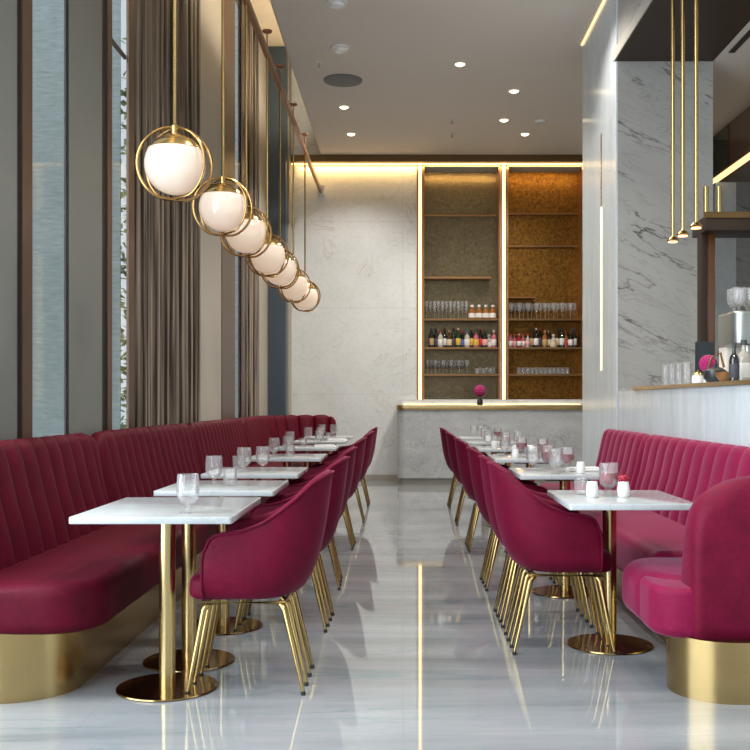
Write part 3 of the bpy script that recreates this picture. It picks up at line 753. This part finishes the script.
def place_glass(kind, loc, label, group, drink=False, sc=1.0, wsc=1.0, flip=False, simple=False):
    key = (kind, drink, sc, wsc, flip)
    nm = {'goblet': 'water_goblet', 'tumbler': 'tumbler', 'flute': 'champagne_flute', 'wine': 'wine_glass'}[kind]
    if key in PROTO: o = dup(PROTO[key], loc, random.uniform(0, 6), label, group); return o
    o = glass_mesh(kind, sc, wsc, flip).build(nm, M['glass'], loc=loc); tag(o, label, 'glass', group)
    if drink:
        MB().lathe([(0, 0.045), (0.021, 0.048), (0.037, 0.064), (0.0435, 0.085), (0.0435, 0.112), (0, 0.112)], 18).build('drink', M['wine'], o)
    PROTO[key] = o
    return o
def on_tab(px, py): y = (H - 0.75) * 1000 / (py - 402); return ((px - 403) / 1000 * y, y, 0.7505)
G1 = 'glasses on the window row tables'
place_glass('goblet', on_tab(188, 513), 'clear water goblet alone on the first window row table', G1)
place_glass('goblet', on_tab(214, 485), 'clear water goblet on the second window row table', G1)
place_glass('tumbler', (-0.93, 5.38, 0.7505), 'low clear tumbler behind the goblet on second window row table', G1)
k = 0
for ti, spots in ((2, ((-1.02, -0.16, 'goblet'), (-0.92, -0.02, 'goblet'), (-1.10, 0.1, 'tumbler'))), (3, ((-1.05, -0.2, 'goblet'), (-0.93, -0.1, 'tumbler'), (-0.98, 0.18, 'goblet'))),
                  (4, ((-1.12, -0.2, 'goblet'), (-1.0, -0.1, 'tumbler'), (-0.86, 0.2, 'goblet'))), (5, ((-1.1, -0.1, 'goblet'), (-0.95, -0.18, 'goblet'), (-0.88, 0.15, 'tumbler'))),
                  (6, ((-1.05, -0.15, 'goblet'), (-0.9, -0.1, 'goblet')))):
    for q, (x, dy, kd) in enumerate(spots):
        place_glass(kd, (x, LT[ti] + dy, 0.7505), 'clear %s, %s glass on the %s window row table' % (kd, ORD[q], ORD[ti] if ti < 6 else 'last'), G1)
G2 = 'glasses on the bar side tables'
place_glass('goblet', (0.985, 4.79, 0.7505), 'goblet of red drink between the two cream jugs', G2, True)
place_glass('tumbler', (0.865, 4.86, 0.7505), 'clear tumbler behind the cream jug on first bar-side table', G2, sc=0.9)
for ti, spots in ((1, ((0.96, -0.22, 0), (1.06, -0.05, 1), (0.86, 0.12, 0), (0.98, 0.26, 1))), (2, ((1.12, -0.2, 1), (0.98, 0.05, 1), (0.86, 0.2, 0))), (3, ((1.0, -0.15, 1), (1.15, 0.1, 0), (0.86, 0.2, 0))),
                  (4, ((0.92, -0.1, 0), (1.08, 0.0, 1))), (5, ((0.9, -0.1, 0), (1.0, 0.05, 0)))):
    for q, (x, dy, red) in enumerate(spots):
        place_glass('goblet', (x, RTB[ti] + dy, 0.7505), '%s, %s glass on the %s bar-side table' % ('goblet of red drink' if red else 'clear empty goblet', ORD[q], ORD[ti]), G2, bool(red))
def jug(loc, label, petals, rot=0.0):
    t = thing('cream_jug', label, 'jug', loc, rot, 'white table jugs'); t.scale = (0.82, 0.82, 0.92)
    b_ = MB().lathe([(0, 0), (0.028, 0), (0.034, 0.008), (0.036, 0.04), (0.032, 0.065), (0.029, 0.08), (0.0265, 0.08), (0.029, 0.062), (0.032, 0.04), (0.028, 0.012), (0, 0.01)], 24)
    b_.build('body', M['white'], t)
    MB().tube([(0.029, 0, 0.068), (0.05, 0, 0.066), (0.056, 0, 0.045), (0.048, 0, 0.026), (0.035, 0, 0.022)], 0.005, 8).build('handle', M['white'], t)
    if petals:
        f = MB()
        for i in range(26):
            a = i * 2.4; r = 0.026 * math.sqrt(i / 26); f.sphere((r * math.cos(a), r * math.sin(a), 0.082 + 0.016 * (1 - i / 26) + 0.01 * (i % 2)), 0.010, 8, 6)
        f.build('petals', M['wine'], t)
    return t
jug((0.895, 4.73, 0.7505), 'small white cream jug on left side of first bar-side table', False, 1.3)
jug((1.045, 4.74, 0.7505), 'small white jug filled with dark red petals', True, 1.1)
jug((1.12, RTB[1] - 0.2, 0.7505), 'small white jug on the second bar-side table', False, 1.4)
jug((0.9, RTB[2] - 0.2, 0.7505), 'small white jug on the third bar-side table', False, 1.9)
jug((0.88, RTB[3] - 0.22, 0.7505), 'small white jug on the fourth bar-side table', False)
jug((0.95, RTB[4] - 0.22, 0.7505), 'small white jug on the fifth bar-side table', False)
def napkin(x, y, rot, label):
    t = MB().slab(rrect(-0.11, 0.11, -0.045, 0.045, 0.012, 3), 0, 0.012, 0.003, 0.006, 3)
    t.slab(rrect(-0.105, 0.10, -0.04, 0.036, 0.012, 3), 0.0121, 0.024, 0.003, 0.006, 3)
    o = t.build('napkin', M['napkin'], loc=(x, y, 0.7505)); o.rotation_euler.z = rot
    tag(o, label, 'napkin', 'folded table napkins')
napkin(1.18, RTB[1] + 0.05, 0.2, 'folded white napkin on the second bar-side table')
napkin(-0.78, LT[4] - 0.12, 0.1, 'folded white napkin on the fifth window row table')
napkin(-0.76, LT[5] - 0.1, -0.1, 'folded white napkin on the sixth window row table')
napkin(1.18, RTB[3] - 0.1, -0.2, 'folded white napkin on the fourth bar-side table')

# flowers
def blossom(name, loc, label, sc, vase):
    t = thing(name, label, 'flower vase', loc)
    MB().lathe([(0, 0), (0.035 * sc, 0), (0.042 * sc, 0.02 * sc), (0.036 * sc, 0.07 * sc), (0.024 * sc, 0.085 * sc), (0.028 * sc, 0.095 * sc), (0, 0.085 * sc)], 16).build('vase', vase, t)
    MB().tube([(0, 0, 0.08 * sc), (0.004, 0, 0.13 * sc)], 0.005 * sc, 6).build('stem', M['leaf'], t)
    f = MB()
    for i in range(70):
        ph = math.acos(1 - 2 * (i + 0.5) / 70); th_ = i * 2.39996
        d = Vector((math.sin(ph) * math.cos(th_), math.sin(ph) * math.sin(th_), math.cos(ph)))
        p = Vector((0, 0, 0.19 * sc)) + d * 0.062 * sc
        f.sphere(p, 0.020 * sc, 6, 4)
    f.build('blossom', M['magenta'], t)
    return t
blossom('flower_vase', (1.135, 14.75, 1.156), 'small dark vase with one round magenta bloom on the back counter', 1.1, M['darksteel'])
blossom('flower_vase', (2.13, 6.98, 1.3185), 'round magenta bloom in a low white vase on bar', 0.78, M['white'])

# ------------------------------------------------------------------ shelves of bottles and glasses
BP = {'wine': [(0, 0), (0.037, 0), (0.038, 0.01), (0.038, 0.17), (0.030, 0.20), (0.014, 0.225), (0.013, 0.28), (0.0155, 0.281), (0.0155, 0.30), (0, 0.30)],
      'spirit': [(0, 0), (0.042, 0), (0.043, 0.01), (0.043, 0.15), (0.036, 0.18), (0.015, 0.20), (0.014, 0.235), (0.019, 0.236), (0.019, 0.265), (0, 0.265)],
      'squat': [(0, 0), (0.05, 0), (0.052, 0.015), (0.05, 0.10), (0.03, 0.14), (0.016, 0.155), (0.016, 0.175), (0.022, 0.176), (0.022, 0.205), (0, 0.205)]}
BC = {'black': (0.012, 0.012, 0.012), 'green': (0.015, 0.035, 0.015), 'amber': (0.26, 0.085, 0.015), 'clear': (0.42, 0.38, 0.32), 'red': (0.35, 0.02, 0.03), 'brown': (0.06, 0.025, 0.01), 'rose': (0.45, 0.12, 0.15)}
LC = {'white': (0.72, 0.70, 0.66), 'cream': (0.62, 0.5, 0.32), 'yellow': (0.65, 0.42, 0.05), 'red': (0.55, 0.03, 0.03), 'blue': (0.08, 0.13, 0.35), 'pink': (0.72, 0.35, 0.33), 'tan': (0.45, 0.28, 0.13), 'dark': (0.05, 0.05, 0.06)}
bm_ = {k: pbr('bottle_' + k, (*v, 1), 0, 0.08, coat=0.6) for k, v in BC.items()}
lm_ = {k: pbr('paper_' + k, (*v, 1), 0, 0.6) for k, v in LC.items()}
def bottle(kind, gc, lc, cc, loc, label, group, sc=1.0):
    pr = BP[kind]; R0 = max(r for r, z in pr) * sc
    mb = MB(); mb.lathe([(r * sc, z * sc) for r, z in pr], 16)
    o = mb.build('bottle', bm_[gc], loc=loc); tag(o, label, 'bottle', group)
    hb = pr[3][1] * sc
    if kind == 'squat': MB().lathe([(0.0525 * sc, 0.02 * sc), (0.0525 * sc, 0.085 * sc), (0.0515 * sc, 0.085 * sc), (0.0515 * sc, 0.02 * sc)], 16).build('paper_label', lm_[lc], o)
    else: MB().lathe([(R0 + 0.0004, hb * 0.22), (R0 + 0.0012, hb * 0.23), (R0 + 0.0012, hb * 0.82), (R0 + 0.0004, hb * 0.83)], 16).build('paper_label', lm_[lc], o)
    hc = pr[-1][1] * sc; rc = pr[-2][0] * sc
    MB().lathe([(0, hc - 0.03 * sc), (rc + 0.001, hc - 0.03 * sc), (rc + 0.001, hc + 0.002), (0, hc + 0.002)], 12).build('cap', lm_[cc] if cc in lm_ else bm_['black'], o)
    return o
ZS = (2.4805, 2.0405, 1.6305)
yb = YB + 0.14
def sx(px, y=yb): return (px - 403) / 1000 * y
names = {'black': 'black', 'green': 'dark green', 'amber': 'amber', 'clear': 'clear', 'red': 'red', 'brown': 'brown', 'rose': 'rose'}
GL, GR = 'bottles in the mirror-backed niche', 'bottles in the gold-backed niche'
row = [('wine', 'black', 'tan', 'dark'), ('wine', 'black', 'dark', 'dark'), ('spirit', 'clear', 'white', 'red'), ('wine', 'black', 'white', 'dark'), ('spirit', 'brown', 'cream', 'tan'), ('wine', 'green', 'dark', 'dark'),
       ('wine', 'green', 'yellow', 'cream'), ('spirit', 'black', 'blue', 'red'), ('spirit', 'clear', 'white', 'blue'), ('wine', 'black', 'yellow', 'tan'), ('spirit', 'rose', 'yellow', 'dark'), ('wine', 'black', 'red', 'red'),
       ('spirit', 'black', 'pink', 'dark'), ('squat', 'clear', 'white', 'white'), ('spirit', 'rose', 'white', 'white')]
for i, (kd, gc, lc, cc) in enumerate(row):
    bottle(kd, gc, lc, cc, (sx(431.5 + i * 4.45), yb + 0.05 * (i % 2), ZS[1]), '%s bottle with %s label, %s from left in the mirror-backed niche' % (names[gc], lc, ORD[i]), GL)
for i in range(4):
    bottle('squat', 'amber', 'white', 'white', (sx(472.0 + i * 6.9), yb, ZS[0]), 'squat amber bottle with white label, %s from left beside the flutes' % ORD[i], GL, 1.05)
for i in range(11):
    place_glass('flute', (sx(426.5 + i * 4.0), yb + 0.04 * (i % 2), ZS[0]), 'champagne flute, %s from left on top shelf of mirror-backed niche' % ORD[i], 'champagne flutes in the niche', sc=1.03, wsc=1.15)
for i in range(11):
    place_glass('wine', (sx(427.5 + i * 3.95), yb + 0.06 * (i % 2), ZS[2]), 'wine glass, %s from left on bottom shelf of mirror-backed niche' % ORD[i], 'wine glasses on the bottom shelf', sc=0.92)
for i in range(6):
    place_glass('tumbler', (sx(476.8 + i * 3.4), yb + 0.07 * (i % 2), ZS[2]), 'small tumbler, %s from left beside the wine glasses in mirror-backed niche' % ORD[i], 'tumblers on the bottom shelf', sc=1.2 if i % 2 else 1.0)
row = [('spirit', 'rose', 'white', 'red'), ('spirit', 'rose', 'pink', 'red'), ('spirit', 'red', 'white', 'pink'), ('spirit', 'rose', 'white', 'red'), ('spirit', 'clear', 'pink', 'red'), ('wine', 'brown', 'tan', 'dark'), ('wine', 'black', 'white', 'white'),
       ('wine', 'black', 'dark', 'red'), ('spirit', 'amber', 'tan', 'tan'), ('spirit', 'black', 'cream', 'tan'), ('squat', 'clear', 'cream', 'cream'), ('wine', 'brown', 'cream', 'dark'), ('wine', 'green', 'white', 'dark'),
       ('spirit', 'amber', 'red', 'red'), ('spirit', 'black', 'white', 'dark'), ('wine', 'black', 'white', 'blue')]
for i, (kd, gc, lc, cc) in enumerate(row):
    bottle(kd, gc, lc, cc, (sx(510.5 + i * 4.3), yb + 0.05 * (i % 2), ZS[1]), '%s bottle with %s label, %s from left in the gold-backed niche' % (names[gc], lc, ORD[i]), GR, 0.8 if i < 5 else 1.0)
for i in range(16):
    place_glass('wine', (sx(511 + i * 4.25), yb + 0.07 * (i % 2), ZS[0]), 'wine glass, %s from left on top shelf of gold-backed niche' % ORD[i], 'wine glasses on the top shelf', sc=1.06)
for i in range(12):
    place_glass('tumbler', (sx(519 + i * 4.4), yb, ZS[2]), 'upturned tumbler, %s from left on bottom shelf of gold-backed niche' % ORD[i], 'upturned tumblers', sc=1.15, flip=True)

# ------------------------------------------------------------------ things on the bar
ZB = 1.3185
for i in range(4):
    place_glass('tumbler', (2.16 + 0.0, 8.22 - i * 0.2, ZB), 'clear tumbler on bar, %s from the pier, beneath an upturned one' % ORD[i], 'stacked bar tumblers', sc=1.05)
    place_glass('tumbler', (2.16 + 0.0, 8.22 - i * 0.2, ZB + 0.0955), 'upturned tumbler stacked on the %s bar tumbler from the pier' % ORD[i], 'stacked bar tumblers', sc=1.05, flip=True)
t = thing('till_screen', 'black till screen at the foot of the bronze post', 'till', (2.29, 7.62, ZB), 0.25)
MB().box(-0.075, 0.075, -0.03, 0.0, 0.06, 0.34).build('screen', M['darksteel'], t, bevel=0.006)
MB().slab(rrect(-0.07, 0.07, -0.07, 0.07, 0.02, 4), 0, 0.02, 0.003, 0.005, 2).build('base', M['black'], t)
MB().box(-0.02, 0.02, 0.001, 0.02, 0.02, 0.2).build('stand', M['black'], t, smooth=False)
t = thing('sugar_pot', 'white pot with lid beside the magenta bloom on bar', 'pot', (2.1, 7.12, ZB))
MB().lathe([(0, 0), (0.035, 0), (0.045, 0.03), (0.04, 0.07), (0, 0.07)], 18).build('body', M['white'], t)
MB().lathe([(0, 0.0705), (0.04, 0.0705), (0.025, 0.09), (0.008, 0.095), (0.01, 0.108), (0, 0.11)], 18).build('lid', M['brass'], t)
t = thing('teapot', 'dark round teapot with bent spout beside the magenta bloom on bar', 'teapot', (2.03, 6.5, ZB))
MB().lathe([(0, 0), (0.05, 0), (0.075, 0.04), (0.07, 0.085), (0.04, 0.105), (0.012, 0.11), (0.014, 0.13), (0, 0.133)], 20).build('body', M['darksteel'], t)
MB().tube([(0.05, -0.04, 0.04), (0.09, -0.05, 0.07), (0.11, -0.06, 0.12)], [0.02, 0.014, 0.01], 10).build('spout', M['darksteel'], t)
MB().tube([(-0.04, 0.02, 0.10), (-0.02, 0.01, 0.17), (0.03, -0.01, 0.20), (0.05, -0.02, 0.105)], 0.008, 8).build('handle', M['bronze_mid'], t)
t = thing('coffee_grinder', 'black coffee grinder with pointed hopper on bar', 'grinder', (2.25, 6.95, ZB))
MB().box(-0.05, 0.05, -0.05, 0.05, 0, 0.16).build('body', M['darksteel'], t, bevel=0.012)
MB().lathe([(0, 0.1605), (0.035, 0.1605), (0.065, 0.22), (0.06, 0.235), (0.02, 0.26), (0.012, 0.30), (0, 0.30)], 16).build('hopper', M['black'], t)
t = thing('bowl', 'shallow copper bowl on bar before the espresso machine', 'bowl', (2.02, 6.28, ZB)); t.scale = (0.7, 0.7, 0.9)
MB().lathe([(0, 0), (0.03, 0), (0.035, 0.008), (0.07, 0.04), (0.09, 0.075), (0.086, 0.075), (0.066, 0.045), (0.03, 0.015), (0, 0.012)], 24).build('body', M['copper'], t)
MB().sphere((0.0, 0, 0.055), 0.05, 14, 8, sq=0.6).build('filling', M['bronze'], t)
t = thing('espresso_machine', 'rounded grey-green espresso machine at the edge of bar', 'coffee machine', (2.2, 6.62, ZB))
MB().slab(rrect(-0.07, 0.40, -0.2, 0.2, 0.07, 6), 0.25, 0.47, 0.015, 0.02, 3).build('housing', M['steel'], t)
MB().slab(rrect(-0.05, 0.40, 0.05, 0.2, 0.02, 3), 0.055, 0.249).build('column', M['paper'], t)
MB().slab(rrect(-0.07, 0.40, -0.2, 0.2, 0.05, 6), 0.0, 0.054, 0.005, 0.01, 3).build('drip_tray', M['darksteel'], t)
MB().tube([(0.05, -0.1, 0.249), (0.05, -0.1, 0.17)], 0.03, 14).build('group_head', M['steel'], t)
MB().tube([(0.05, -0.11, 0.182), (0.05, -0.26, 0.16)], 0.012, 8).build('portafilter_handle', M['black'], t)
MB().tube([(-0.06, -0.16, 0.249), (-0.07, -0.17, 0.16), (-0.075, -0.19, 0.10)], 0.007, 8).build('steam_wand', M['steel'], t)
for i in range(4):
    place_glass('goblet', (2.19 + 0.09 * (i % 2), 6.52 + 0.1 * (i // 2), ZB + 0.4705), 'goblet standing on the espresso machine, %s of four' % ORD[i], 'goblets on the espresso machine')
bottle('spirit', 'clear', 'white', 'dark', (2.12, 6.22, ZB), 'clear bottle with white label before the espresso machine on bar', 'bar bottles')
bottle('wine', 'black', 'dark', 'dark', (2.02, 6.1, ZB), 'black bottle beside the clear one at the edge of bar', 'bar bottles', 0.8)

# ------------------------------------------------------------------ light
w = bpy.data.worlds.new('World'); SC.world = w; w.use_nodes = True
bg = w.node_tree.nodes['Background']
bg.inputs['Color'].default_value = (0.91, 0.97, 1.0, 1); bg.inputs['Strength'].default_value = 0.85
def area(name, loc, rot, sx_, sy_, energy, col, spread=PI):
    d = bpy.data.lights.new(name, 'AREA'); d.shape = 'RECTANGLE'; d.size = sx_; d.size_y = sy_; d.energy = energy; d.color = col; d.spread = spread
    o = bpy.data.objects.new(name, d); COL.objects.link(o); o.location = loc; o.rotation_euler = rot
    return o
def spot(name, loc, energy, col, ang=1.5, blend=0.6, rad=0.05):
    d = bpy.data.lights.new(name, 'SPOT'); d.energy = energy; d.color = col; d.spot_size = ang; d.spot_blend = blend; d.shadow_soft_size = rad
    o = bpy.data.objects.new(name, d); COL.objects.link(o); o.location = loc
    return o
WARM = (1.0, 0.94, 0.86)
for p in LIGHTS: spot('ceiling_spot', (p[0], p[1], p[2] - 0.03), 220, WARM, 2.3)
for x, y in ((0.15, 3), (1.2, 3), (0.15, 6), (1.2, 6), (0.15, 8.8), (1.2, 8.8)): spot('ceiling_spot', (x, y, ZC - 0.03), 150, WARM, 2.3)  # unseen spots without fittings, added to light the nearer room
area('cove_wash', (0.6, YB - 0.07, 4.80), (0.25, 0, 0), 4.4, 0.03, 22, (1.0, 0.62, 0.22))
area('window_daylight', (-3.3, 1.0, 3.3), (0, -PI / 2, 0), 6.5, 7.5, 1150, (0.92, 0.96, 1.0))
area('slot_fill', (-1.30, 7.5, 5.2), (0, PI - 0.5, 0), 0.06, 14, 130, (1.0, 0.86, 0.66))  # unseen lamp added to brighten the cream slot ceiling
for y in (6.6, 8.0): spot('bar_beam', (3.6, y, 4.15), 80, WARM)
spot('bar_beam', (4.6, 10.4, 3.6), 60, WARM)
for y in (7.30, 7.04, 6.72): spot('tube_beam', (1.97, y, 2.355), 8, (1, 0.7, 0.4))

# ------------------------------------------------------------------ camera
cd = bpy.data.cameras.new('Camera'); cam = bpy.data.objects.new('Camera', cd); COL.objects.link(cam)
cam.location = (0, 0, H); cam.rotation_euler = (PI / 2, 0, 0)
cd.sensor_width = 36; cd.sensor_fit = 'HORIZONTAL'; cd.lens = 36 * 1000 / 750
cd.shift_x = -28 / 750; cd.shift_y = 27 / 750
cd.clip_end = 200
SC.camera = cam
SC.cycles.use_denoising = True
SC.cycles.max_bounces = 10; SC.cycles.transparent_max_bounces = 24; SC.cycles.sample_clamp_indirect = 6
SC.cycles.caustics_reflective = False; SC.cycles.caustics_refractive = False
vs = SC.view_settings
vs.view_transform = 'Standard'; vs.look = 'None'; vs.gamma = 1.0; vs.exposure = -0.10; vs.use_curve_mapping = False
